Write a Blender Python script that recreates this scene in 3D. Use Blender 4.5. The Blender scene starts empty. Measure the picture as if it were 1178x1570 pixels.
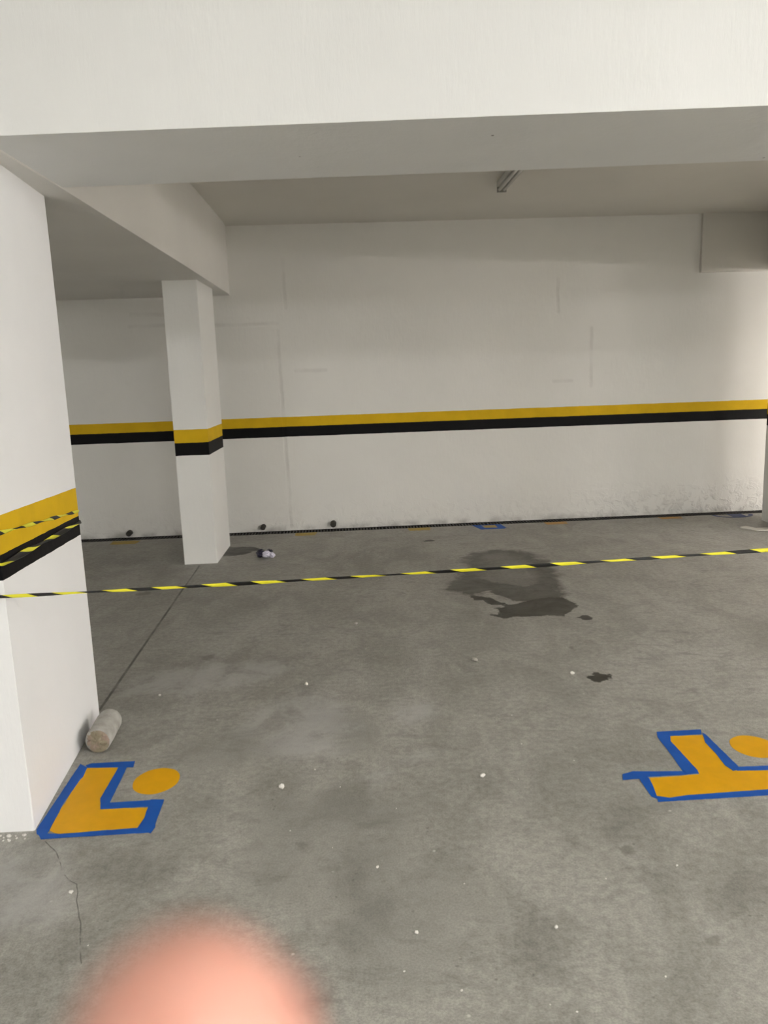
import bpy, bmesh, math, random
import numpy as np
from mathutils import Vector, Matrix, noise
random.seed(7)
sc = bpy.context.scene
col = sc.collection

# ------------------------------------------------------------------ camera
PITCH, ROLL, FPX, HCAM = math.radians(10.3), math.radians(1.97), 1183.0, 1.5
fw = Vector((0, math.cos(PITCH), -math.sin(PITCH)))
r0 = Vector((1, 0, 0)); u0 = r0.cross(fw)
cr = math.cos(ROLL)*r0 - math.sin(ROLL)*u0
cu = math.sin(ROLL)*r0 + math.cos(ROLL)*u0
CAM = Vector((0, 0, HCAM))
cd = bpy.data.cameras.new('camera')
cam = bpy.data.objects.new('camera', cd); col.objects.link(cam)
m3 = Matrix((cr, cu, -fw)).transposed()
cam.matrix_world = Matrix.Translation(CAM) @ m3.to_4x4()
cd.sensor_fit = 'VERTICAL'; cd.sensor_height = 5.64; cd.sensor_width = 4.23
cd.lens = FPX/1570*5.64
cd.clip_start = 0.004; cd.clip_end = 60
cd.dof.use_dof = True; cd.dof.focus_distance = 3.6; cd.dof.aperture_fstop = 1.35
sc.camera = cam

# ------------------------------------------------------------------ view, world, lights
sc.view_settings.view_transform = 'Standard'
sc.view_settings.look = 'None'
sc.view_settings.gamma = 1
sc.view_settings.use_curve_mapping = False
sc.view_settings.exposure = 0.16
w = bpy.data.worlds.new('world'); sc.world = w; w.use_nodes = True
w.node_tree.nodes['Background'].inputs[0].default_value = (1, .97, .92, 1)
w.node_tree.nodes['Background'].inputs[1].default_value = 0.02

# unseen lit battens, several added only to brighten surfaces: (x, y, height of the light, colour); each gets a fixture further down
COOL = (1, .985, .96); WARM = (1, .93, .885)
LAMPS = [(1.2, -0.9, 2.66, COOL, 1), (-1.6, -3.2, 2.42, COOL, 1), (5.9, -2.7, 2.30, COOL, 0), (5.6, 0.2, 2.60, COOL, 0), (-4.2, -0.8, 2.60, COOL, 1),
         (2.75, 4.30, 2.70, WARM, 0), (4.5, 4.7, 2.26, WARM, 0), (4.35, 6.95, 2.10, WARM, 0), (5.9, -0.9, 2.30, COOL, 0), (3.2, 1.2, 2.55, COOL, 0),
         (6.9, 3.6, 2.10, WARM, 1), (7.3, 4.9, 2.10, WARM, 0)]
POW = [400, 360, 980, 120, 400, 0, 110, 0, 980, 90, 700, 680]

# ------------------------------------------------------------------ helpers
def tag(o, label=None, cat=None, group=None, kind=None):
    if label: o['label'] = label
    if cat: o['category'] = cat
    if group: o['group'] = group
    if kind: o['kind'] = kind
    return o
def empty(name, loc=(0, 0, 0)):
    o = bpy.data.objects.new(name, None); col.objects.link(o); o.location = loc
    o.empty_display_size = .05
    return o
def link(name, bm, mat, parent=None, smooth=False):
    """bm is in world coordinates; parented meshes are brought to their parent's frame."""
    me = bpy.data.meshes.new(name)
    bmesh.ops.recalc_face_normals(bm, faces=bm.faces)
    bm.to_mesh(me); bm.free()
    me.materials.append(mat)
    if smooth:
        for p in me.polygons: p.use_smooth = True
    o = bpy.data.objects.new(name, me); col.objects.link(o)
    if parent:
        o.parent = parent; me.transform(Matrix.Translation(-Vector(parent.location)))
    return o
def origin(o, p):
    o.data.transform(Matrix.Translation(-Vector(p))); o.location = p
    return o
def struct(o): o['kind'] = 'structure'; return o
def prism(bm, poly, z0, z1):
    a = [bm.verts.new((x, y, z0)) for x, y in poly]
    b = [bm.verts.new((x, y, z1)) for x, y in poly]
    n = len(poly)
    bm.faces.new(a[::-1]); bm.faces.new(b)
    for i in range(n): bm.faces.new((a[i], a[(i+1) % n], b[(i+1) % n], b[i]))
    return bm
def box(bm, c, s, rz=0, rx=0):
    M = Matrix.Translation(c) @ Matrix.Rotation(rz, 4, 'Z') @ Matrix.Rotation(rx, 4, 'X') @ Matrix.Diagonal((*s, 1))
    bmesh.ops.create_cube(bm, size=1, matrix=M); return bm
def bevel(bm, w, seg=2):
    bmesh.ops.bevel(bm, geom=bm.edges[:], offset=w, segments=seg, affect='EDGES', profile=.5); return bm
def tube(bm, pts, r, n=12, cap=True, flat=(1, 1), up=Vector((0, 0, 1)), twist=None):
    rings = []
    for i, p in enumerate(pts):
        p = Vector(p)
        t = (Vector(pts[min(i+1, len(pts)-1)]) - Vector(pts[max(i-1, 0)])).normalized()
        s = t.cross(up)
        if s.length < 1e-4: s = t.cross(Vector((1, 0, 0)))
        s.normalize(); v = s.cross(t).normalized()
        tw = twist[i] if twist else 0
        rr = r[i] if hasattr(r, '__len__') else r
        ring = []
        for k in range(n):
            a = 2*math.pi*k/n
            x, y = math.cos(a)*flat[0]*rr, math.sin(a)*flat[1]*rr
            x, y = x*math.cos(tw)-y*math.sin(tw), x*math.sin(tw)+y*math.cos(tw)
            ring.append(bm.verts.new(p + s*x + v*y))
        rings.append(ring)
    for a, b in zip(rings, rings[1:]):
        for k in range(n): bm.faces.new((a[k], a[(k+1) % n], b[(k+1) % n], b[k]))
    if cap: bm.faces.new(rings[0][::-1]); bm.faces.new(rings[-1])
    return bm

# node helpers
def mat(name, base=(.8, .8, .8), rough=.6, metal=0, spec=.5):
    m = bpy.data.materials.new(name); m.use_nodes = True
    b = m.node_tree.nodes['Principled BSDF']
    b.inputs['Base Color'].default_value = (*base, 1)
    b.inputs['Roughness'].default_value = rough
    b.inputs['Metallic'].default_value = metal
    b.inputs['Specular IOR Level'].default_value = spec
    return m, m.node_tree, b
def N(nt, typ, **kw):
    n = nt.nodes.new('ShaderNode'+typ)
    for k, v in kw.items():
        if k.startswith('i_'):
            key = k[2:]; key = int(key) if key.isdigit() else key.replace('_', ' ')
            if hasattr(v, 'is_linked') or v.__class__.__name__.startswith('NodeSocket'): nt.links.new(v, n.inputs[key])
            else: n.inputs[key].default_value = v
        else: setattr(n, k, v)
    return n
def math_(nt, op, a, b=0.0, c=0.0, clamp=False):
    n = nt.nodes.new('ShaderNodeMath'); n.operation = op; n.use_clamp = clamp
    for i, v in enumerate((a, b, c)):
        if isinstance(v, (int, float)): n.inputs[i].default_value = v
        else: nt.links.new(v, n.inputs[i])
    return n.outputs[0]
def vmath(nt, op, a, b=None, s=None):
    n = nt.nodes.new('ShaderNodeVectorMath'); n.operation = op
    for i, v in ((0, a), (1, b)):
        if v is None: continue
        if isinstance(v, (tuple, list)): n.inputs[i].default_value = v
        else: nt.links.new(v, n.inputs[i])
    if s is not None:
        if isinstance(s, (int, float)): n.inputs['Scale'].default_value = s
        else: nt.links.new(s, n.inputs['Scale'])
    return n.outputs['Value'] if op in ('DOT_PRODUCT', 'LENGTH', 'DISTANCE') else n.outputs[0]
def smooth(nt, v, lo, hi, a=0., b=1.):
    n = nt.nodes.new('ShaderNodeMapRange'); n.interpolation_type = 'SMOOTHSTEP'
    nt.links.new(v, n.inputs[0])
    for k, x in enumerate((lo, hi, a, b)): n.inputs[k+1].default_value = x
    return n.outputs[0]
def noise_(nt, co, scale, detail=4, rough=.55, dist=0, vec=None):
    if vec:
        mp = N(nt, 'Mapping'); nt.links.new(co, mp.inputs[0]); mp.inputs['Scale'].default_value = vec; co = mp.outputs[0]
    n = nt.nodes.new('ShaderNodeTexNoise'); nt.links.new(co, n.inputs['Vector'])
    n.inputs['Scale'].default_value = scale; n.inputs['Detail'].default_value = detail
    n.inputs['Roughness'].default_value = rough; n.inputs['Distortion'].default_value = dist
    return n.outputs[0]
def mix(nt, f, a, b):
    n = nt.nodes.new('ShaderNodeMix'); n.data_type = 'RGBA'
    for k, v in ((0, f), (6, a), (7, b)):
        if isinstance(v, (int, float)): n.inputs[k].default_value = v
        elif isinstance(v, tuple): n.inputs[k].default_value = (*v, 1)
        else: nt.links.new(v, n.inputs[k])
    return n.outputs[2]
def mul(nt, colr, v):          # colour times value
    return vmath(nt, 'SCALE', colr, s=v)
def seg_mask(nt, co, A, B, w, soft):
    A = Vector(A); B = Vector(B); D = B-A
    pa = vmath(nt, 'SUBTRACT', co, tuple(A))
    h = math_(nt, 'MULTIPLY', vmath(nt, 'DOT_PRODUCT', pa, tuple(D)), 1/D.length_squared, clamp=True)
    q = vmath(nt, 'SUBTRACT', pa, vmath(nt, 'SCALE', tuple(D), s=h))
    d = vmath(nt, 'LENGTH', q)
    return smooth(nt, d, w, w+soft, 1., 0.)
def maxall(nt, L):
    o = L[0]
    for x in L[1:]: o = math_(nt, 'MAXIMUM', o, x)
    return o
def bump(nt, b, h, strength, dist):
    n = nt.nodes.new('ShaderNodeBump'); n.inputs['Strength'].default_value = strength
    n.inputs['Distance'].default_value = dist; nt.links.new(h, n.inputs['Height'])
    nt.links.new(n.outputs[0], b.inputs['Normal'])

YEL = (.66, .42, .012); BLK = (.0025, .0022, .003)
def paint_mat(name, base, stripe=None, segs=None, blister=None, dots=False, bstr=.35, wall=False):
    """rolled white paint on plaster; stripe = (z black bottom, z boundary, z yellow top, slope over y)"""
    m, nt, b = mat(name, base, .7, 0, .15)
    co = N(nt, 'TexCoord').outputs['Object']
    sep = N(nt, 'SeparateXYZ', i_0=co)
    n1 = noise_(nt, co, 1.1, 4, .6)
    n2 = noise_(nt, co, 45, 4, .65, vec=(1, 1, .22))
    n3 = noise_(nt, co, 7, 3)
    colr = mix(nt, smooth(nt, n1, .3, .7), tuple(c*.955 for c in base), base)
    hgt = math_(nt, 'ADD', math_(nt, 'MULTIPLY', n2, .6), math_(nt, 'MULTIPLY', n3, 1.6))
    if segs:
        wob = vmath(nt, 'ADD', co, vmath(nt, 'SCALE', N(nt, 'TexNoise', i_Vector=co, i_Scale=5.).outputs['Color'], s=.03))
        wob = vmath(nt, 'MULTIPLY', wob, (1, 0, 1))
        sm = maxall(nt, [seg_mask(nt, wob, (a[0], 0, a[1]), (c[0], 0, c[1]), .004, .022) for a, c in segs])
        brk = math_(nt, 'MULTIPLY', sm, smooth(nt, noise_(nt, co, 4), .3, .6, .25, 1))
        colr = mix(nt, math_(nt, 'MULTIPLY', brk, .17), colr, (.30, .28, .25))
        hgt = math_(nt, 'ADD', hgt, math_(nt, 'MULTIPLY', brk, -1.2))
    if blister:
        z = smooth(nt, sep.outputs[2], .02, .42, 1., 0.)
        x = smooth(nt, sep.outputs[0], blister[0], blister[1], .25, 1.)
        bl = math_(nt, 'MULTIPLY', math_(nt, 'MULTIPLY', z, x), smooth(nt, noise_(nt, co, 14, 5, .6, .6), .45, .62))
        hgt = math_(nt, 'ADD', hgt, math_(nt, 'MULTIPLY', bl, 4.5))
        colr = mix(nt, math_(nt, 'MULTIPLY', bl, .22), colr, (.36, .33, .30))
        # patchy darker foot of the wall
        ft = math_(nt, 'MULTIPLY', smooth(nt, sep.outputs[2], .0, .07, 1., 0.), smooth(nt, noise_(nt, co, 6, 4), .35, .65))
        colr = mix(nt, math_(nt, 'MULTIPLY', ft, .5), colr, (.22, .21, .19))
    if dots:
        v = N(nt, 'TexVoronoi', feature='F1', i_Vector=co, i_Scale=9.0)
        sel = smooth(nt, N(nt, 'TexNoise', i_Vector=co, i_Scale=2.3).outputs[0], .54, .56)
        dm = math_(nt, 'MULTIPLY', smooth(nt, v.outputs['Distance'], .03, .06, 1., 0.), sel)
        colr = mix(nt, math_(nt, 'MULTIPLY', dm, .8), colr, (.10, .09, .08))
        hgt = math_(nt, 'ADD', hgt, math_(nt, 'MULTIPLY', noise_(nt, co, 120, 3, .6, vec=(1, 1, .18)), .3))
    if stripe:
        zb, zm, zt, sl, yr = stripe
        z = math_(nt, 'ADD', sep.outputs[2], math_(nt, 'MULTIPLY', math_(nt, 'SUBTRACT', sep.outputs[1], yr), -sl))
        z = math_(nt, 'ADD', z, math_(nt, 'MULTIPLY', math_(nt, 'SUBTRACT', noise_(nt, co, 12, 3), .5), .006))
        inY = math_(nt, 'MULTIPLY', math_(nt, 'GREATER_THAN', z, zm), math_(nt, 'LESS_THAN', z, zt))
        inB = math_(nt, 'MULTIPLY', math_(nt, 'GREATER_THAN', z, zb), math_(nt, 'LESS_THAN', z, zm))
        colr = mix(nt, inY, colr, mix(nt, smooth(nt, n3, .3, .7), tuple(c*.9 for c in YEL), YEL))
        colr = mix(nt, inB, colr, BLK)
        rg = math_(nt, 'ADD', .7, math_(nt, 'MULTIPLY', inB, -.1))
        nt.links.new(rg, b.inputs['Roughness'])
    nt.links.new(colr, b.inputs['Base Color'])
    bump(nt, b, hgt, bstr, .004)
    return m

WHITE = (.80, .79, .755)
M_beam = paint_mat('beam_paint', (.79, .795, .785), dots=True, bstr=.4)
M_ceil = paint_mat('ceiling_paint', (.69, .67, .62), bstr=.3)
M_slab = paint_mat('slab_paint', (.80, .785, .75), bstr=.3)
M_room = paint_mat('room_paint', WHITE, bstr=.3)
SEAMS = [((-.841, 2.56), (-.848, 2.125)), ((-.926, 1.921), (-.922, 1.35)), ((-1.8, 1.992), (-.934, 1.987)),
         ((1.7336, 2.316), (1.7295, 2.019)), ((2.063, 1.858), (2.0586, 1.307)), ((1.69, 1.3635), (1.867, 1.3636)),
         ((-.777, 1.545), (-.50, 1.548)), ((-2.3, 2.003), (-1.9, 2.003)), ((-.92, 1.35), (-.90, .05)), ((-2.27, 2.11), (-1.8, 2.10))]
M_wall = paint_mat('back_wall_paint', WHITE, stripe=(.915, 1.012, 1.105, .0, 0), segs=SEAMS, blister=(1.6, 3.0), bstr=.45)
M_coln = paint_mat('near_column_paint', (.86, .86, .865), stripe=(.882, .966, 1.090, -.042, 2.405), bstr=.3)
M_colf = paint_mat('back_column_paint', (.82, .815, .79), stripe=(.893, .995, 1.100, 0, 0), bstr=.3)

# ------------------------------------------------------------------ setting: room shell
WY = lambda x: 7.485 + .045*x           # back wall line
DY = lambda x: WY(x) - .165             # front edge of the drain
CY0 = lambda x: 2.52 - .016*x           # cross beam, front face
CY1 = lambda x: 3.18 - .015*x           # cross beam, rear face
X0, X1, Y0 = -6.0, 8.0, -5.0
ZC = 2.86

o = link('wall_back', prism(bmesh.new(), [(X0, WY(X0)), (X1, WY(X1)), (X1, WY(X1)+.2), (X0, WY(X0)+.2)], -.2, 3.1), M_wall); struct(o)
o = link('wall_left', prism(bmesh.new(), [(X0-.2, Y0), (X0, Y0), (X0, WY(X0)), (X0-.2, WY(X0))], -.2, 3.1), M_room); struct(o)
o = link('wall_right', prism(bmesh.new(), [(X1, Y0), (X1+.2, Y0), (X1+.2, WY(X1)), (X1, WY(X1))], -.2, 3.1), M_room); struct(o)
o = link('wall_front', prism(bmesh.new(), [(X0-.2, Y0-.2), (X1+.2, Y0-.2), (X1+.2, Y0), (X0-.2, Y0)], -.2, 3.1), M_room); struct(o)
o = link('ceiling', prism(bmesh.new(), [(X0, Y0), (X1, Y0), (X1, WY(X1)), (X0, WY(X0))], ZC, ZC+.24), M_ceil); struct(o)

def named_beam(name, poly, z0, z1, m, label):
    bm = bevel(prism(bmesh.new(), poly, z0, z1), .006, 2)
    o = link(name, bm, m, smooth=False); o['label'] = label; o['kind'] = 'structure'
    return o
# the cross beam in front, the low slab left of the bay, the wall beam at right, an added beam blocking light at right
nx = 24
fr = [(X0+(X1-X0)*i/nx, CY0(X0+(X1-X0)*i/nx)+.004*noise.noise((i*1.7, 0, 0))) for i in range(nx+1)]
rr = [(x, CY1(x)+.006*noise.noise((x*1.3, 5, 0))) for x, _ in fr][::-1]
named_beam('trim_1', fr+rr, 2.25, ZC+.02, M_beam, 'wide white concrete cross beam spanning the top of the picture')
named_beam('trim_2', [(X0, 2.58), (-1.200, 2.56), (-1.212, 3.215), (-1.235, 3.93), (-1.275, 5.3), (-1.345, 7.25), (-1.37, WY(-1.37)+.05), (X0, WY(X0)+.05)],
           2.245, ZC+.02, M_slab, 'low concrete slab left of the bay, resting on the two columns')
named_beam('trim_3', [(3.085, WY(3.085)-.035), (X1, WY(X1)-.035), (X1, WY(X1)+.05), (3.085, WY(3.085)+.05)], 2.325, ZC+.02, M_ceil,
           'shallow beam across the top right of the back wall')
named_beam('trim_4', [(3.66, 3.10), (3.95, 3.10), (4.05, 7.68), (3.80, 7.68)], 2.33, ZC+.02, M_ceil, 'added unseen beam over the right column line, blocking lamp light')  # unseen, put in to keep lamp light off the upper wall

# ------------------------------------------------------------------ floor with stains
DAMP = [(0.6561,6.0922),(0.7461,6.236),(0.8592,6.2885),(1.067,6.2571),(1.194,6.1464),(1.253,5.837),(1.2526,5.5262),(1.1912,5.2533),(1.2114,5.0728),(1.1402,4.9146),(0.9856,4.8176),(0.7966,4.9264),(0.7228,5.1176),(0.5551,5.03),(0.4369,5.153),(0.4209,5.1709),(0.5223,5.4782),(0.639,5.7623),(0.6077,5.9285)]
WET = [(0.55,4.9855),(0.6528,4.988),(0.6928,4.9095),(0.7657,4.7873),(0.8301,4.7798),(0.9047,4.8271),(1.0028,4.9017),(1.1663,4.8822),(1.205,4.7363),(1.1555,4.6343),(1.0765,4.5023),(1.0462,4.5057),(0.9577,4.5279),(0.8766,4.5119),(0.7719,4.5359),(0.7084,4.481),(0.6412,4.5504),(0.6215,4.5778),(0.699,4.5692),(0.693,4.6869),(0.6651,4.7169),(0.74,4.71),(0.7613,4.7602),(0.6748,4.784),(0.6228,4.8889),(0.5697,4.8665)]
LOBE = [(0.42,5.18),(0.47,5.36),(0.56,5.45),(0.70,5.42),(0.80,5.25),(0.95,5.2),(1.12,5.25),(1.18,5.0),(1.10,4.86),(0.9856,4.80),(0.85,4.86),(0.76,4.95),(0.70,5.08),(0.5551,5.03)]
SPOTS = [[(1.1632,4.4927),(1.2035,4.5132),(1.2379,4.4969),(1.2398,4.4473),(1.1784,4.4177),(1.1503,4.4572)],
         [(0.954,3.55),(1.0189,3.6008),(1.0709,3.5772),(1.062,3.522),(1.0008,3.4837),(0.9685,3.5228)],
         [(-1.45,6.42),(-1.45,6.7584),(-1.1776,6.7267),(-1.0372,6.5753),(-1.1509,6.5607),(-1.1941,6.4735),(-1.2942,6.397)],
         [(0.33,6.74),(0.43,6.78),(0.44,6.72),(0.36,6.69)]]
FAINT = [[(0.8026,1.7955),(0.824,1.8111),(0.8473,1.8072),(0.8501,1.7797),(0.8289,1.7646),(0.804,1.7752)],
         [(-1.80,5.34),(-1.70,5.38),(-1.68,5.30),(-1.78,5.28)],
         [(.70, 2.20), (.74, 2.21), (.75, 2.17), (.71, 2.16)],
         [(-1.02, 4.02), (-.96, 4.05), (-.95, 3.98), (-1.01, 3.96)],
         [(.97, 3.98), (1.0, 3.99), (1.0, 3.95), (.98, 3.94)]]
PALE = [[(-.62,3.36),(-.45,3.52),(-.25,3.42),(-.18,3.1),(-.22,2.86),(-.38,2.78),(-.52,2.95),(-.66,3.1)],
        [(.02,3.30),(.16,3.36),(.22,3.22),(.14,3.10),(.03,3.14)],
        [(-1.3,3.75),(-1.0,3.9),(-.7,3.95),(-.5,3.8),(-.75,3.62),(-1.1,3.5),(-1.28,3.55)],
        [(-.10,2.68),(-.06,2.64),(.16,2.86),(.13,2.90)],
        [(-1.5,2.3),(-1.1,2.28),(-.95,2.1),(-1.0,1.95),(-1.4,1.9),(-1.6,2.0)]]
GRIME = [[(-.85,2.98),(-.62,3.06),(-.45,2.98),(-.55,2.85),(-.8,2.8)],
         [(-.5,2.5),(-.2,2.6),(.1,2.45),(.05,2.1),(-.2,1.95),(-.45,2.1)],
         [(-.28,3.22),(-.12,3.2),(-.05,2.95),(-.18,2.9)],
         [(-.2,2.05),(.1,2.2),(.25,1.95),(.1,1.7),(-.15,1.75)]]
def sdf(P, polys):
    best = np.full(len(P), 9.0)
    for poly in polys:
        A = np.array(poly); B = np.roll(A, -1, 0)
        d = np.full(len(P), 9.0); ins = np.zeros(len(P), bool)
        for a, b in zip(A, B):
            ab = b-a; t = np.clip(((P-a)@ab)/(ab@ab), 0, 1)
            d = np.minimum(d, np.hypot(*(P-a-t[:, None]*ab).T))
            c = ((a[1] > P[:, 1]) != (b[1] > P[:, 1]))
            with np.errstate(divide='ignore', invalid='ignore'):
                xi = (b[0]-a[0])*(P[:, 1]-a[1])/(b[1]-a[1])+a[0]
            ins ^= c & (P[:, 0] < xi)
        d[ins] *= -1
        best = np.minimum(best, d)
    return np.clip(best, -.4, .4)
xs = np.concatenate([np.linspace(X0, -2.4, 6)[:-1], np.arange(-2.4, 3.2, .022), np.linspace(3.2, X1, 8)])
ts = np.concatenate([np.linspace(Y0, 1.2, 6)[:-1], np.arange(1.2, 7.0, .022), np.linspace(7.0, 7.32, 8)])
nx, ny = len(xs), len(ts)
XX, TT = np.meshgrid(xs, ts)
f_ = np.clip((TT-7.0)/.32, 0, 1)
YY = TT + f_*(DY(XX)-7.32)
V = np.stack([XX.ravel(), YY.ravel(), np.zeros(nx*ny)], 1)
idx = np.arange(nx*ny).reshape(ny, nx)
F = np.stack([idx[:-1, :-1], idx[:-1, 1:], idx[1:, 1:], idx[1:, :-1]], -1).reshape(-1, 4)
me = bpy.data.meshes.new('floor'); me.from_pydata(V.tolist(), [], F.tolist()); me.update()
for nm, polys in (('wet', [WET]+SPOTS), ('lobe', [LOBE]), ('damp', [DAMP]), ('faint', FAINT), ('pale', PALE), ('grime', GRIME)):
    a = me.attributes.new(nm, 'FLOAT', 'POINT'); a.data.foreach_set('value', sdf(V[:, :2], polys).astype(np.float32))
floor = bpy.data.objects.new('floor', me); col.objects.link(floor); struct(floor)

m, nt, b = mat('polished_concrete', (.3, .29, .27), .5)
co = N(nt, 'TexCoord').outputs['Object']
big = noise_(nt, co, .9, 5, .6, .4); mid = noise_(nt, co, 4.2, 6, .62, .7); fine = noise_(nt, co, 38, 5, .7); spk = noise_(nt, co, 150, 3, .7)
streak = noise_(nt, co, 3.2, 6, .65, .8, vec=(1.0, .45, 1))
scf = noise_(nt, vmath(nt, 'ADD', co, vmath(nt, 'SCALE', N(nt, 'TexNoise', i_Vector=co, i_Scale=1.5).outputs['Color'], s=.35)), 11, 6, .75, .3, vec=(.5, 1.3, 1))
base = mix(nt, smooth(nt, big, .3, .7), (.232, .224, .200), (.335, .326, .295))
base = mix(nt, smooth(nt, streak, .38, .66, 0, .60), base, (.385, .375, .342))
base = mix(nt, smooth(nt, mid, .32, .52, .40, 0.), base, (.165, .158, .140))
k = math_(nt, 'ADD', smooth(nt, fine, .28, .72, .83, 1.17), smooth(nt, spk, .3, .7, -.14, .14))
base = mul(nt, base, k)
base = mix(nt, math_(nt, 'MULTIPLY', smooth(nt, scf, .50, .68), smooth(nt, big, .42, .6, .1, .5)), base, (.15, .145, .13))
# little pits and pale specks
vo = N(nt, 'TexVoronoi', feature='F1', i_Vector=co, i_Scale=26.0)
pit = math_(nt, 'MULTIPLY', smooth(nt, vo.outputs['Distance'], .04, .16, 1., 0.), smooth(nt, noise_(nt, co, 3.3, 3), .50, .66))
base = mix(nt, math_(nt, 'MULTIPLY', pit, .55), base, (.12, .115, .10))
vo2 = N(nt, 'TexVoronoi', feature='F1', i_Vector=co, i_Scale=7.0)
fl = math_(nt, 'MULTIPLY', smooth(nt, vo2.outputs['Distance'], .015, .05, 1., 0.), smooth(nt, noise_(nt, co, 5.3, 2), .45, .55))
base = mix(nt, math_(nt, 'MULTIPLY', fl, .7), base, (.62, .60, .56))
def A_(name): return N(nt, 'Attribute', attribute_name=name).outputs['Fac']
jit = math_(nt, 'SUBTRACT', noise_(nt, co, 9, 6, .65, .5), .5)
jit2 = math_(nt, 'SUBTRACT', noise_(nt, co, 3.5, 6, .7, 1.), .5)
def sd(name, amp, j=jit): return math_(nt, 'ADD', A_(name), math_(nt, 'MULTIPLY', j, amp))
pale = math_(nt, 'MULTIPLY', smooth(nt, sd('pale', .42, jit2), -.07, .07, 1., 0.), smooth(nt, mid, .36, .60, .25, 1))
base = mix(nt, math_(nt, 'MULTIPLY', pale, .55), base, (.44, .435, .42))
gr = math_(nt, 'MULTIPLY', smooth(nt, sd('grime', .45, jit2), -.12, .10, 1., 0.), smooth(nt, fine, .40, .62, .15, 1))
base = mix(nt, math_(nt, 'MULTIPLY', gr, .48), base, (.145, .14, .13))
ft = smooth(nt, sd('faint', .02), -.006, .006, 1., 0.)
base = mix(nt, math_(nt, 'MULTIPLY', ft, .42), base, (.09, .085, .07))
dp = smooth(nt, sd('damp', .34), -.05, .07, 1., 0.)
ed = math_(nt, 'MULTIPLY', dp, smooth(nt, sd('damp', .2), -.22, -.03, .62, 1.))
lb = smooth(nt, sd('lobe', .20), -.008, .012, 1., 0.)
wt = smooth(nt, sd('wet', .13), -.005, .006, 1., 0.)
w1 = math_(nt, 'MAXIMUM', math_(nt, 'MULTIPLY', ed, .80), math_(nt, 'MULTIPLY', lb, .80))
w1 = math_(nt, 'MAXIMUM', w1, math_(nt, 'MULTIPLY', wt, .96))
base = mix(nt, w1, base, (.026, .023, .015))
# saw-cut joint and crack
wob = vmath(nt, 'ADD', co, vmath(nt, 'SCALE', vmath(nt, 'SUBTRACT', N(nt, 'TexNoise', i_Vector=co, i_Scale=9.).outputs['Color'], (.5, .5, .5)), s=.02))
wob = vmath(nt, 'MULTIPLY', wob, (1, 1, 0)); cof = vmath(nt, 'MULTIPLY', co, (1, 1, 0))
CR = [(-1.1627,2.3419),(-1.1219,2.2971),(-1.0898,2.2542),(-1.0463,2.1735),(-1.0064,2.1341),(-0.9705,2.1113),(-0.9411,2.035),(-0.9019,1.9537),(-0.8814,1.9),(-0.8328,1.784)]
jt = seg_mask(nt, cof, (-1.517, 6.10, 0), (-1.352, 3.35, 0), .0035, .006)
ck = maxall(nt, [seg_mask(nt, wob, (*a, 0), (*c, 0), .0004, .0022) for a, c in zip(CR, CR[1:])])
ck = math_(nt, 'MULTIPLY', ck, smooth(nt, noise_(nt, co, 14, 3), .38, .55))
lines = math_(nt, 'MAXIMUM', math_(nt, 'MULTIPLY', jt, smooth(nt, noise_(nt, co, 6, 3), .35, .6, .55, 1)), math_(nt, 'MULTIPLY', ck, .8))
base = mix(nt, math_(nt, 'MULTIPLY', lines, .8), base, (.05, .048, .042))
nt.links.new(base, b.inputs['Base Color'])
rg = math_(nt, 'ADD', smooth(nt, mid, .3, .7, .44, .62), math_(nt, 'MULTIPLY', w1, -.12))
nt.links.new(rg, b.inputs['Roughness']); b.inputs['Specular IOR Level'].default_value = .2
hh = math_(nt, 'ADD', math_(nt, 'MULTIPLY', fine, .5), math_(nt, 'MULTIPLY', mid, 1.2))
hh = math_(nt, 'ADD', hh, math_(nt, 'MULTIPLY', math_(nt, 'MAXIMUM', lines, pit), -1.5))
bump(nt, b, hh, .4, .004)
me.materials.append(m)
M_floor = m

# ------------------------------------------------------------------ drain along the foot of the back wall
M_dark, _, _ = mat('drain_concrete', (.025, .023, .02), .8)
M_iron, _, _ = mat('drain_iron', (.035, .033, .03), .55, .5)
dr = empty('drain_channel', (0, DY(0)+.08, -.06))
tag(dr, 'long black floor drain running along the foot of the back wall', 'drain')
bm = bmesh.new()
prism(bm, [(X0, DY(X0)), (X1, DY(X1)), (X1, WY(X1)), (X0, WY(X0))], -.13, -.11)
link('channel', bm, M_dark, dr)
link('kerb', prism(bmesh.new(), [(X0, DY(X0)-.02), (X1, DY(X1)-.02), (X1, DY(X1)), (X0, DY(X0))], -.13, -.002), M_dark, dr)
for a, b_ in ((.004, .016), (.149, .161)):
    link('rim', prism(bmesh.new(), [(X0, DY(X0)+a), (X1, DY(X1)+a), (X1, DY(X1)+b_), (X0, DY(X0)+b_)], -.03, -.004), M_iron, dr)
ang = math.atan(.045)
gx = X0+.5
while gx < X1-.5:
    bm = bmesh.new()
    for k in range(33):
        x = gx-.48+.03*k
        box(bm, (x, DY(x)+.0825, -.012), (.013, .134, .012), ang)
    link('grate', bm, M_iron, dr)
    gx += 1.0

M_pipe, _, _ = mat('pipe_black', (.055, .052, .045), .7, 0, .2)
for x, z, s, lab in ((-1.185, .048, .024, 'short dark pipe stub low on the back wall, nearest the free-standing back column'),
                     (-.501, .050, .029, 'short dark pipe stub low on the back wall, near the grated stretch of drain'),
                     (-2.478, .044, .026, 'short dark pipe stub low on the back wall, left of the back column')):
    bm = bmesh.new(); y = WY(x)
    tube(bm, [(x, y-.055, z-.005), (x, y-.02, z), (x, y+.02, z)], s, 16, flat=(1, 1))
    o = link('pipe_stub', bm, M_pipe, smooth=False); origin(o, (x, y, z))
    tag(o, lab, 'pipe', 'pipe stubs at the foot of the back wall')

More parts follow.
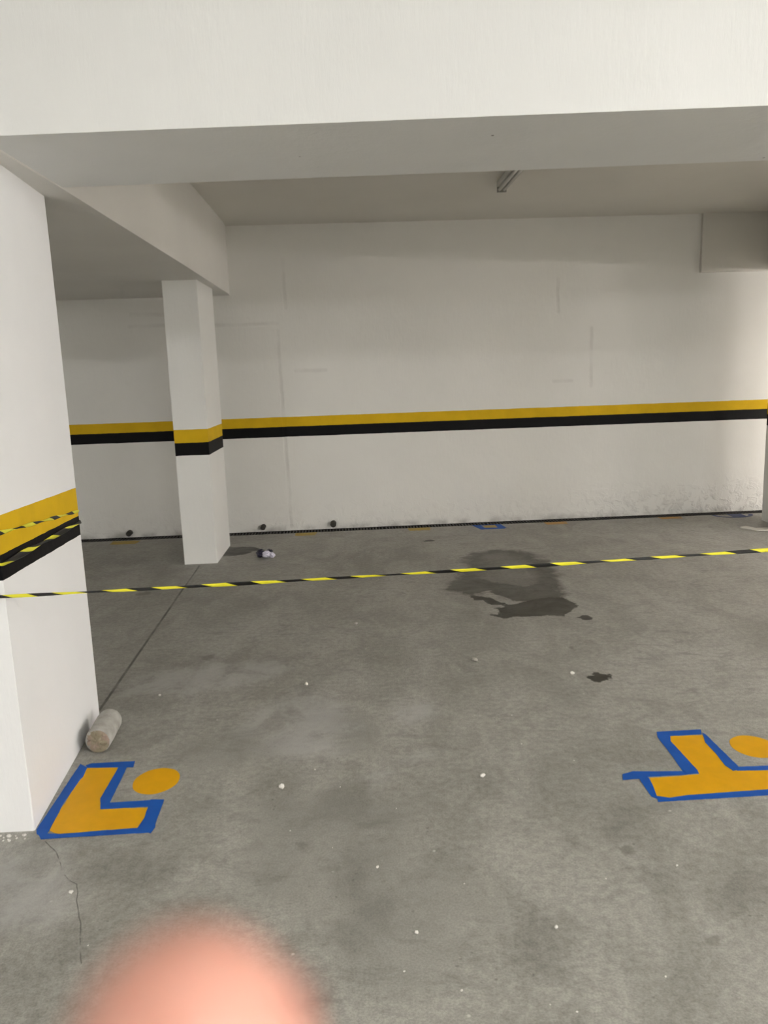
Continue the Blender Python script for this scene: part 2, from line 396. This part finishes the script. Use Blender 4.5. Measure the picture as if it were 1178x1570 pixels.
# ------------------------------------------------------------------ columns
def column(name, poly, m, label, z1=2.245):
    bm = bmesh.new()
    zs = [0, .45, .9, 1.35, 1.8, z1]
    rings = [[bm.verts.new((x, y, z)) for x, y in poly] for z in zs]
    for a, b_ in zip(rings, rings[1:]):
        for k in range(4): bm.faces.new((a[k], a[(k+1) % 4], b_[(k+1) % 4], b_[k]))
    bm.faces.new(rings[0][::-1]); bm.faces.new(rings[-1])
    ve = [e for e in bm.edges if abs(e.verts[0].co.z-e.verts[1].co.z) > .1]
    bmesh.ops.bevel(bm, geom=ve, offset=.006, segments=3, affect='EDGES', profile=.5)
    o = link(name, bm, m)
    tag(o, label, 'column'); return o
COLN = [(-1.229, 2.403), (-1.332, 3.316), (-1.62, 3.30), (-1.535, 2.395)]
column('column', COLN, M_coln, 'large white column at the left edge, caution tape tied round its stripes')
column('column', [(-1.650, 6.158), (-1.382, 6.172), (-1.402, 6.832), (-1.668, 6.82)], M_colf,
       'slim white free-standing column before the back wall, stripes at waist height')
column('column', [(3.585, 6.49), (3.86, 6.50), (3.85, 7.16), (3.566, 7.145)], M_colf,
       'white column cut off by the right edge, near the back wall', 2.34)
column('column', [(3.55, 2.41), (3.84, 2.42), (3.81, 3.2), (3.52, 3.2)], M_colf, 'white column beyond the right edge holding the tape end', 2.26)

# ------------------------------------------------------------------ ceiling battens
M_batten, _, _ = mat('batten_enamel', (.55, .54, .50), .4)
M_off, _, bo = mat('tube_glass_off', (.75, .74, .70), .25)
M_capm, _, _ = mat('tube_cap', (.35, .34, .31), .35, .8)
def lit(c, p):
    m_, nt_, b_ = mat('tube_glass_lit', (.9, .9, .9), .3)
    b_.inputs['Emission Color'].default_value = (*c, 1); b_.inputs['Emission Strength'].default_value = p*.6
    return m_
def batten(x, y, z, M_on, label, rz=0.0, L=1.2):
    root = empty('batten_light', (x, y, z))
    tag(root, label, 'light')
    bm = bmesh.new(); box(bm, (x, y, z-.02), (.07, L, .04)); bevel(bm, .006)

    link('housing', bm, M_batten, root)
    if z < ZC-.01:
        for e in (-1, 1): link('hanging_rod', tube(bmesh.new(), [(x, y+e*L*.3, z-.01), (x, y+e*L*.3, ZC)], .006, 8), M_batten, root)
    for s in (-1, 1):
        bm = bmesh.new(); tube(bm, [(x+s*.018, y-L/2+.03, z-.057), (x+s*.018, y+L/2-.03, z-.057)], .013, 14)
        t = link('tube', bm, M_on or M_off, root, smooth=True)
        for e in (-1, 1):
            bm = bmesh.new(); box(bm, (x+s*.018, y+e*(L/2-.02), z-.05), (.032, .022, .05))
            link('lamp_holder', bm, M_capm, root)
    root.rotation_euler.z = rz
    return root
batten(.985, 5.50, ZC, None, 'unlit twin-tube batten on the ceiling, its end showing below the cross beam', .045)
BL = ['lit batten hanging just behind the viewer', 'lit batten far behind the viewer on the left', 'added unseen batten far behind the viewer on the right',
      'added unseen batten far to the right of the viewer', 'lit batten far to the left of the viewer', 'lit batten in the bay, hidden behind the cross beam',
      'lit batten in the neighbouring bay beyond the right column', 'low lit batten beyond the right column by the back wall',
      'added unseen batten to the right, slightly behind the viewer', 'added unseen batten in front of the cross beam on the right', 'added unseen batten far right, the nearer of the low pair there', 'added unseen batten far right, the deeper of the low pair there']  # right-hand and low far-right battens are added fill light, out of view
for (x, y, z, c, q), p, lab in zip(LAMPS, POW, BL):
    if p > 0: batten(x, y, z+.075, lit(c, p), lab, math.pi/2*q)

# ------------------------------------------------------------------ floor marks: paint and blue masking tape
def flat_mat(name, c1, c2, rough, scale=20):
    m, nt, b = mat(name, c1, rough, 0, .15)
    co = N(nt, 'TexCoord').outputs['Object']
    nn = noise_(nt, co, scale, 5, .6)
    nt.links.new(mix(nt, smooth(nt, nn, .3, .7), c1, c2), b.inputs['Base Color'])
    bump(nt, b, nn, .2, .001)
    return m
M_fy = flat_mat('floor_yellow', (.69, .345, .003), (.63, .325, .003), .5, 14)
M_blue = flat_mat('masking_blue', (.007, .070, .33), (.011, .090, .39), .55, 9)
def slab(poly, z0, z1, wob=0.0, seed=0):
    pts = []
    n = len(poly)
    for i in range(n):
        a = Vector(poly[i]); c = Vector(poly[(i+1) % n]); L = (c-a).length
        k = max(1, int(L/.018)) if wob else 1
        for j in range(k):
            p = a.lerp(c, j/k)
            if wob:
                q = noise.noise_vector((p.x*40+seed, p.y*40, seed))
                p = p + Vector((q.x, q.y))*wob
            pts.append((p.x, p.y))
    return prism(bmesh.new(), pts, z0, z1)
def painted(name, poly, label, cat, wob=.0045, z=.0009, m=None):
    o = link(name, slab(poly, .0001, z, wob, len(label)), m or M_fy)
    c = sum((Vector(p) for p in poly), Vector((0, 0)))/len(poly)
    origin(o, (c.x, c.y, 0)); tag(o, label, cat); return o
def tape_set(strips, label, z=.0016, m=None):
    c = Vector(strips[0][0])
    root = empty('masking_tape', (c.x, c.y, 0)); tag(root, label, 'tape')
    for i, s in enumerate(strips):
        link('tape_strip', slab(s, .0010, z+.0004*(i % 3), .0016, i*3.3), m or M_blue, root)
    return root
L_PAINT = [(-1.1777,2.3998),(-1.1926,2.5525),(-1.2082,2.7573),(-1.2075,2.8315),(-1.0831,2.823),(-1.0691,2.6815),(-1.0712,2.587),(-1.0468,2.5258),(-0.8745,2.5233),(-0.8712,2.4579),(-0.8733,2.3925),(-0.9761,2.3932),(-1.1306,2.3759)]
L_STR = [[(-1.2248,2.4079),(-1.2469,2.8588),(-1.2074,2.8272),(-1.1973,2.7566),(-1.2002,2.7365),(-1.1975,2.5647),(-1.1777,2.3998),(-1.1776,2.3631),(-1.213,2.3807)],
 [(-1.2199,2.8453),(-1.203,2.8587),(-1.0301,2.8658),(-1.0222,2.8174),(-1.2048,2.8242)],
 [(-1.0812,2.8214),(-1.048,2.8192),(-1.0273,2.5601),(-1.0081,2.5234),(-1.0468,2.5223),(-1.0721,2.5932)],
 [(-1.0543,2.5618),(-0.8787,2.5713),(-0.8666,2.5299),(-1.0435,2.522)],
 [(-0.8831,2.5752),(-0.8325,2.572),(-0.8211,2.4163),(-0.8164,2.3998),(-0.8213,2.3631),(-0.8765,2.3927),(-0.8712,2.4579)],
 [(-1.2121,2.3859),(-1.1306,2.3759),(-0.8775,2.396),(-0.8197,2.3682),(-1.1847,2.3511)]]
T_PAINT = [(1.1325,2.9213),(1.2647,2.9223),(1.2501,2.8571),(1.2543,2.7807),(1.249,2.6738),(1.2612,2.6366),(1.4511,2.6282),(1.42,2.5019),(1.324,2.5007),(1.0352,2.4838),(0.9645,2.4684),(0.9232,2.481),(0.9417,2.6049),(1.1314,2.6197),(1.1252,2.6537),(1.1158,2.7179),(1.12,2.7903),(1.1202,2.8796)]
T_STR = [[(1.0938,2.9624),(1.1463,2.9584),(1.1202,2.8796),(1.1259,2.7899),(1.1342,2.6474),(1.1309,2.6253),(1.0844,2.6228),(1.0783,2.6512),(1.0818,2.7684),(1.0804,2.9157)],
 [(1.0938,2.9624),(1.2777,2.9694),(1.2662,2.9289),(1.133,2.9226),(1.0818,2.9196)],
 [(1.2729,2.9421),(1.2796,2.928),(1.2942,2.665),(1.2841,2.6429),(1.2612,2.6366),(1.249,2.6738),(1.2543,2.7807),(1.2501,2.8571)],
 [(0.8515,2.6384),(0.8959,2.6556),(0.9409,2.6526),(1.0873,2.645),(1.0831,2.6196),(0.9391,2.6138),(0.9012,2.6021),(0.8408,2.5985)],
 [(0.903,2.6075),(0.938,2.6106),(0.9353,2.5624),(0.9249,2.4859),(0.9242,2.4611),(0.9047,2.4821),(0.9022,2.5966)],
 [(0.9239,2.4829),(0.9645,2.4684),(1.0344,2.4819),(1.324,2.5007),(1.44,2.5039),(1.44,2.4686),(1.3061,2.4646),(0.9165,2.4469)],
 [(1.2899,2.6618),(1.4699,2.6644),(1.4517,2.6293),(1.275,2.6356)],
 [(1.42,2.49),(1.44,2.65),(1.475,2.65),(1.455,2.48)]]
painted('parking_mark', L_PAINT, 'yellow L-shaped parking corner mark painted beside the large left column', 'parking mark')
tape_set(L_STR, 'blue masking tape framing the yellow L-shaped mark at left')
painted('parking_mark', T_PAINT, 'yellow T-shaped parking mark painted on the floor at right', 'parking mark')
tape_set(T_STR, 'blue masking tape framing the yellow T-shaped mark at right')
def disc(cx, cy, rx, ry, label, seed, name='painted_dot'):
    pts = [(cx+rx*math.cos(t)*(1+.03*noise.noise((math.cos(t)*2+seed, math.sin(t)*2, 0))), cy+ry*math.sin(t)*(1+.03*noise.noise((math.cos(t)*2, math.sin(t)*2+seed, 3)))) for t in [2*math.pi*k/48 for k in range(48)]]
    return painted(name, pts, label, 'painted dot', 0)
disc(-.900, 2.708, .086, .096, 'round yellow painted dot beside the L-shaped mark', 1)
disc(1.424, 2.815, .086, .092, 'round yellow painted dot beside the T-shaped mark, cut by the right edge', 2)
# marks at the back, against the drain
def strip_far(cx, w, y0, y1, label, name='parking_mark', cat='parking mark'):
    painted(name, [(cx-w/2, y0+DY(cx)), (cx+w/2, y0+DY(cx)), (cx+w/2*1.1, y1+DY(cx)), (cx-w/2*1.1, y1+DY(cx))], label, cat, .008, m=M_fo if 'orange' in label else M_fd)
M_fo = flat_mat('floor_orange', (.50, .25, .04), (.32, .22, .10), .55, 18)
M_fd = flat_mat('floor_yellow_faded', (.44, .30, .04), (.33, .26, .09), .55, 18)
strip_far(-.755, .19, -.135, -.005, 'small faded yellow mark by the drain, between the two nearer pipe stubs')
strip_far(.335, .20, -.13, -.005, 'small faded yellow mark by the drain, left of the blue-taped square')
strip_far(-2.45, .24, -.17, -.03, 'dim yellow mark by the drain, left of the free-standing back column')
strip_far(1.665, .20, -.12, -.005, 'small faded orange mark by the drain, right of the blue-taped square')
strip_far(2.80, .20, -.10, -.005, 'faint orange smear by the drain, right of the small orange mark')
strip_far(1.03, .13, -.14, -.005, 'tiny yellow mark inside the blue-taped square by the drain')
def rect(cx, x0, x1, y0, y1): return [(cx+x0, DY(cx)+y0), (cx+x1, DY(cx)+y0), (cx+x1, DY(cx)+y1), (cx+x0, DY(cx)+y1)]
tape_set([[(.905, DY(1)-.195), (.965, DY(1)-.195), (.93, DY(1)-.005), (.85, DY(1)-.005)],
          [(1.085, DY(1)-.185), (1.16, DY(1)-.185), (1.13, DY(1)-.005), (1.07, DY(1)-.005)],
          rect(1.03, -.12, .11, -.215, -.155), rect(1.03, -.17, .10, -.03, -.004)], 'blue masking tape square on the floor by the drain, middle of the back wall')
M_blue2 = flat_mat('masking_dull', (.10, .11, .16), (.055, .075, .19), .6, 10)
arc = [(3.42+.20*math.cos(t), DY(3.42)-.02+.17*math.sin(t)) for t in [math.pi*(1+k/12) for k in range(13)]]
arc2 = [(3.42+.16*math.cos(t), DY(3.42)-.02+.135*math.sin(t)) for t in [math.pi*(2-k/12) for k in range(13)]]
tape_set([arc+arc2, rect(3.44, -.06, .08, -.15, -.005)], 'dull blue taped half-oval on the floor by the drain, near the right column', m=M_blue2)

# ------------------------------------------------------------------ caution tape
m, nt, b = mat('caution_tape', (.8, .75, .05), .35, 0, .3); M_ct = m
at = N(nt, 'Attribute', attribute_name='run').outputs['Fac']
duty = N(nt, 'Attribute', attribute_name='duty').outputs['Fac']
fr_ = math_(nt, 'FRACT', at)
isY = math_(nt, 'LESS_THAN', fr_, duty)
nt.links.new(mix(nt, isY, (.004, .004, .004), (.70, .66, .03)), b.inputs['Base Color'])
def ribbon(name, pts, halfh, label, period=.16, phase=0, tw=None, thick=.18, step=.012, lean=.25, duty=.5):
    P = [Vector(p) for p in pts]; out = []; d = 0
    for a, c in zip(P, P[1:]):
        n = max(1, int((c-a).length/step))
        for k in range(n): out.append(a.lerp(c, k/n))
    out.append(P[-1])
    s = [0]
    for a, c in zip(out, out[1:]): s.append(s[-1]+(c-a).length)
    S = s[-1]
    for i, p in enumerate(out):
        out[i] = p
    twist = [(tw(v) if tw else 0) for v in s]
    hh = [(halfh(v) if callable(halfh) else halfh) for v in s]
    bm = bmesh.new(); tube(bm, out, hh, 10, flat=(thick, 1), twist=twist)
    bm.verts.ensure_lookup_table()
    n = 10
    vals = [0.0]*len(bm.verts)
    for i in range(len(out)):
        for k in range(n):
            vals[i*n+k] = (s[i] + phase + lean*period*math.sin(2*math.pi*k/n)*.5)/period + 10
    o = link(name, bm, M_ct, smooth=True)
    a = o.data.attributes.new('run', 'FLOAT', 'POINT'); a.data.foreach_set('value', vals)
    a = o.data.attributes.new('duty', 'FLOAT', 'POINT'); a.data.foreach_set('value', [duty]*len(vals))
    c = sum(out, Vector())/len(out); origin(o, tuple(c))
    tag(o, label, 'caution tape'); return o
def sag(x): return .834 + .0165*(x+1.2) + .0045*((x+1.2)**2)*.9 - .0
main = [(-1.545, 2.389, .832)] + [(x, 2.389+.004*(x+1.2), sag(x)) for x in np.arange(-1.22, 3.56, .06)]
ribbon('caution_tape', main, lambda s: .0050+.0009*math.sin(s*19)+.0009*math.sin(s*7.3), 'yellow and black caution tape strung across the whole bay at waist height',
       tw=lambda s: .35*math.sin(s*3.1), phase=-.01)
# loops tied round the near column
def ring(zf, zc, zr, off):
    a, bq, cq, dq = COLN
    return [(dq[0]-off, dq[1]-off, zf), (a[0]+off*.6, a[1]-off, zc), (a[0]+off, a[1]-off*.3, zc), (bq[0]+off, bq[1]+off*.4, zr), (bq[0]+off*.2, bq[1]+off, zr), (cq[0]-off, cq[1]+off, zr-.01), (dq[0]-off, dq[1], zf-.012)]
ribbon('caution_tape', ring(1.02, 1.037, .948, .003), lambda s: .0055+.0025*math.sin(s*23), 'thin twisted caution tape loop over the yellow stripe of the large left column',
       period=.20, phase=.05, tw=lambda s: .25*math.sin(s*9), duty=.55)
ribbon('caution_tape', ring(.962, .936, .900, .006), lambda s: .0095+.004*math.sin(s*14+1), 'broader crumpled caution tape loop over the black stripe of the large left column',
       period=.26, phase=-.02, tw=lambda s: .35*math.sin(s*12), lean=.5, duty=.36)

# ------------------------------------------------------------------ concrete test cylinder
m, nt, b = mat('core_concrete', (.36, .35, .32), .85); M_core = m
co = N(nt, 'TexCoord').outputs['Object']
nt.links.new(mix(nt, smooth(nt, noise_(nt, co, 18, 5), .3, .7), (.30, .29, .26), (.44, .43, .40)), b.inputs['Base Color'])
bump(nt, b, noise_(nt, co, 60, 4), .5, .002)
m, nt, b = mat('core_end', (.3, .24, .18), .95); M_cend = m
co = N(nt, 'TexCoord').outputs['Object']
nn = noise_(nt, co, 48, 5, .7, .8); nl = noise_(nt, co, 20, 3, .5)
e1 = mix(nt, smooth(nt, nl, .4, .6), (.34, .255, .205), (.27, .235, .16))
e1 = mix(nt, smooth(nt, nn, .52, .68, 0, .75), e1, (.10, .075, .055))
e1 = mix(nt, smooth(nt, nn, .42, .30, 0, .6), e1, (.46, .42, .36))
nt.links.new(e1, b.inputs['Base Color']); bump(nt, b, nn, .8, .006)
root = empty('concrete_cylinder', (-1.213, 3.045, 0)); tag(root, 'short rough concrete test cylinder lying against the large left column', 'concrete block')
A, B = Vector((-1.203, 2.945, .053)), Vector((-1.222, 3.15, .053)); d = (B-A)
bm = bmesh.new()
tube(bm, [A+d*t for t in (0, .02, .1, .25, .4, .55, .7, .85, .96, 1.)], [.047, .051, .052, .052, .0525, .052, .052, .052, .051, .048], 40)
for v_ in bm.verts:
    q = noise.noise(v_.co*60); v_.co += (v_.co-Vector((v_.co.x*0-1.212, v_.co.y, .053))).normalized()*q*.0012
link('body', bm, M_core, root, smooth=True)
bm = bmesh.new()     # rough fracture face at the near end
rings = [[bm.verts.new(A - d.normalized()*.002 + Vector((0, -.007*(1-(r_/.047)**2)+.006*noise.noise((r_*90*math.cos(t), r_*90*math.sin(t), 2)), 0)) + Vector((r_*math.cos(t), 0, r_*math.sin(t))))
          for t in [2*math.pi*k/40 for k in range(40)]] for r_ in (.004, .012, .020, .028, .036, .043, .048)]
for a, c in zip(rings, rings[1:]):
    for k in range(40): bm.faces.new((a[k], a[(k+1) % 40], c[(k+1) % 40], c[k]))
bm.faces.new(rings[0])
e = link('broken_end', bm, M_cend, root, smooth=True); e['label'] = 'rough brown broken end face'
# ------------------------------------------------------------------ litter and chips
M_chip, _, _ = mat('plaster_chip', (.66, .64, .60), .85)
M_chip2, _, _ = mat('mortar_chip', (.42, .40, .36), .9)
def chip(x, y, s, seed, m, label, group=None, flat=.6, name='plaster_chip', cat='chip', sx=1.0):
    bm = bmesh.new(); bmesh.ops.create_icosphere(bm, subdivisions=2, radius=1)
    for v_ in bm.verts:
        q = 1+.45*noise.noise(v_.co*1.1+Vector((seed*3.1, seed, 0)))+.15*noise.noise(v_.co*3+Vector((seed, 0, seed)))
        v_.co = Vector((v_.co.x*q*s*sx, v_.co.y*q*s*.8, v_.co.z*q*s*flat))
    zmin = min(v_.co.z for v_ in bm.verts)
    bmesh.ops.translate(bm, verts=bm.verts, vec=(0, 0, -zmin-.0004))
    bmesh.ops.rotate(bm, verts=bm.verts, matrix=Matrix.Rotation(seed*1.7, 3, 'Z'))
    o = link(name, bm, m); o.location = (x, y, 0); tag(o, label, cat, group); return o
BIG = [(.4464, 3.8225, .026, M_chip2, 'flat grey mortar flake below the dark damp patch', .35, 1.4),
       (.902, 3.596, .016, M_chip, 'small white plaster lump just left of the dark oil spot', .7, 1),
       (-.4103, 3.5806, .014, M_chip, 'small white chip on the pale scuffed floor, left of centre', .7, 1),
       (.333, 2.6513, .015, M_chip, 'bright white chip on the floor between the two floor marks', .7, 1),
       (-.4128, 2.6217, .017, M_chip, 'cream chip right of the round dot by the L-shaped mark', .7, 1),
       (-.0577, 2.1384, .008, M_chip, 'tiny white speck of plaster right of the fingertip', .7, 1),
       (.049, 1.853, .008, M_chip, 'tiny white sliver low in the middle of the floor', .7, 1),
       (.428, 1.8549, .008, M_chip, 'tiny white chip left of the round faint stain', .7, 1),
       (-.973, 2.068, .010, M_chip, 'white crumb beside the floor crack below the L-shaped mark', .7, 1),
       (-.1934, 4.4837, .018, M_chip2, 'pinkish grey crumb below the caution tape, left of the damp patch', .5, 1),
       (-1.1112, 3.507, .010, M_chip, 'small pale crumb behind the concrete cylinder', .7, 1)]
for i, (x, y, s, m_, lab, fl_, sx) in enumerate(BIG): chip(x, y, s*.74, i+1, m_, lab, None, fl_, sx=sx)
SM = [(-.1958,2.6168),(.3677,3.1758),(.5291,3.1631),(.0076,2.4619),(.6588,1.6725),(.4142,1.5758),(.3563,1.5992),(.5239,2.8987),(.4628,2.6287),(.0112,1.7185),(-.2027,2.249),(-.841,1.8491),(.62,2.05),(.85,2.1),(.2,2.05),(-.35,2.35),(.7,2.75),(.15,1.65),(-.30,2.75)]
for i, (x, y) in enumerate(SM):
    chip(x, y, random.uniform(.0022, .0042), i+30, M_chip, 'tiny loose white plaster crumb scattered on the open floor', 'tiny crumbs on the open floor')
GR = [(-1.3316,2.375),(-1.3006,2.372),(-1.2797,2.374),(-1.2514,2.375),(-1.3097,2.3476),(-1.2953,2.354),(-1.317,2.366),(-1.27,2.36),(-1.345,2.36),(-1.24,2.355),(-1.288,2.345)]
for i, (x, y) in enumerate(GR):
    chip(x, y, random.uniform(.003, .0075), i+60, M_chip, 'small white crumb at the front foot of the large left column', 'crumbs at the foot of the large column')
# crumpled dark and white wrapper
M_wd, _, _ = mat('wrapper_dark', (.012, .010, .03), .35)
M_ww, _, _ = mat('wrapper_white', (.62, .60, .72), .4)
root = empty('crumpled_wrapper', (-1.0, 6.30, 0)); tag(root, 'small crumpled dark and white wrapper lying near the foot of the back column', 'litter')
def crumple(c, s, seed, m_, nm):
    bm = bmesh.new(); bmesh.ops.create_icosphere(bm, subdivisions=3, radius=1)
    for v_ in bm.verts:
        q = 1+.35*noise.noise(v_.co*2.2+Vector((seed, 0, 0)))
        v_.co = Vector((v_.co.x*s[0]*q, v_.co.y*s[1]*q, v_.co.z*s[2]*q))+Vector(c)
    return link(nm, bm, m_, root)
crumple((-1.045, 6.315, .036), (.036, .035, .034), 1, M_wd, 'dark_fold')
crumple((-.995, 6.30, .030), (.038, .033, .028), 4, M_ww, 'white_fold')
crumple((-.975, 6.335, .045), (.026, .026, .020), 7, M_wd, 'dark_fold')
crumple((-.945, 6.29, .024), (.022, .024, .022), 9, M_ww, 'white_fold')
# white folded paper right
M_paper, _, _ = mat('paper', (.62, .60, .54), .8)
bm = bmesh.new()
pp = [(3.20, 6.80), (3.27, 6.835), (3.33, 6.77), (3.43, 6.77), (3.42, 6.66), (3.30, 6.67)]
a = [bm.verts.new((x, y, .002)) for x, y in pp]
c_ = [bm.verts.new((x+.004, y, .016 if i in (0, 1, 4) else .009)) for i, (x, y) in enumerate(pp)]
bm.faces.new(a[::-1]); bm.faces.new(c_)
for i in range(6): bm.faces.new((a[i], a[(i+1) % 6], c_[(i+1) % 6], c_[i]))
o = link('paper_scrap', bm, M_paper); origin(o, (3.3, 6.75, 0)); tag(o, 'white paper scrap on the floor near the right column', 'paper')

# ------------------------------------------------------------------ the hand whose fingertip covers the lower left
m, nt, b = mat('skin', (.80, .47, .37), .5, 0, .4); M_skin = m
co = N(nt, 'TexCoord').outputs['Object']
nt.links.new(mix(nt, smooth(nt, noise_(nt, co, 120, 3), .3, .7), (.47, .225, .17), (.51, .26, .205)), b.inputs['Base Color'])
b.inputs['Subsurface Weight'].default_value = .15
b.inputs['Subsurface Radius'].default_value = (.004, .0015, .001)
b.inputs['Subsurface Scale'].default_value = 1.0
M_nail, _, _ = mat('nail', (.80, .55, .48), .3)
def cs(x, y, z): return CAM + cr*x + cu*y + fw*z          # hand laid out in metres about the camera's position
HP = {'wrist': (.026, -.196, .030, .026), 'arm1': (.040, -.27, .015, .029), 'arm2': (.055, -.40, -.02, .037), 'palm': (.022, -.155, .034, .029)}
HV = []; HR = []; HE = []
def hv(p, r): HV.append(cs(*p)); HR.append(r); return len(HV)-1
palm = hv((.022, -.158, .032), .024); wr = hv((.026, -.200, .028), .024)
a1 = hv((.038, -.27, .012), .029); a2 = hv((.055, -.40, -.02), .037)
HE += [(palm, wr), (wr, a1), (a1, a2)]
def finger(pts, rs, root=palm):
    prev = root
    for p, r in zip(pts, rs):
        k = hv(p, r); HE.append((prev, k)); prev = k
finger([(-.006, -.118, .036), (-.008, -.078, .045), (-.0085, -.052, .0405), (-.0090, -.036, .0385), (-.0096, -.0265, .0380), (-.0104, -.0206, .0380)],
       [.0115, .0098, .0090, .0084, .0070, .0034])
finger([(.016, -.115, .036), (.019, -.085, .058), (.021, -.098, .078), (.021, -.113, .080)], [.0115, .0095, .0085, .0070])
finger([(.036, -.120, .034), (.041, -.093, .056), (.043, -.106, .075), (.042, -.119, .077)], [.0110, .0090, .0080, .0066])
finger([(.054, -.130, .030), (.060, -.108, .050), (.062, -.118, .064), (.061, -.128, .066)], [.0100, .0080, .0070, .0060])
finger([(-.012, -.165, .038), (-.035, -.142, .048), (-.047, -.120, .056), (-.053, -.104, .060)], [.0150, .0110, .0095, .0075])
me = bpy.data.meshes.new('hand_skeleton'); me.from_pydata([tuple(v) for v in HV], HE, []); me.update()
tmp = bpy.data.objects.new('hand_skeleton', me); col.objects.link(tmp)
sk = tmp.modifiers.new('skin', 'SKIN'); sk.use_smooth_shade = True; sk.branch_smoothing = .4
me.skin_vertices.new() if not me.skin_vertices else None
for i, r in enumerate(HR): me.skin_vertices[0].data[i].radius = (r, r)
for i in range(len(HV)): me.skin_vertices[0].data[i].use_root = (i == palm)
ss = tmp.modifiers.new('sub', 'SUBSURF'); ss.levels = 3; ss.render_levels = 3
dg = bpy.context.evaluated_depsgraph_get(); dg.update()
hm = bpy.data.meshes.new_from_object(tmp.evaluated_get(dg)); hm.name = 'hand'
bpy.data.objects.remove(tmp)
hm.materials.clear(); hm.materials.append(M_skin)
for p in hm.polygons: p.use_smooth = True
hand = bpy.data.objects.new('hand', hm); col.objects.link(hand)
hm.transform(Matrix.Translation(-HV[wr])); hand.location = HV[wr]
tag(hand, 'blurred pink fingertip held close, covering the lower left of the picture', 'hand')
# nail on the side turned away from the viewer
bm = bmesh.new(); g = {}
for i in range(9):
    for j in range(9):
        u_, v_ = (i-4)/4, (j-4)/4
        x = -.0096+.0056*u_; y = -.0325+.0062*v_
        z = .0380+.0088*math.sqrt(max(0, 1-(u_*.62)**2))+.0004 - .0022*max(0, v_)**2
        g[i, j] = bm.verts.new(cs(x, y, z))
for i in range(8):
    for j in range(8): bm.faces.new((g[i, j], g[i+1, j], g[i+1, j+1], g[i, j+1]))
bmesh.ops.solidify(bm, geom=bm.faces[:], thickness=.0005)
link('fingernail', bm, M_nail, hand, smooth=True)
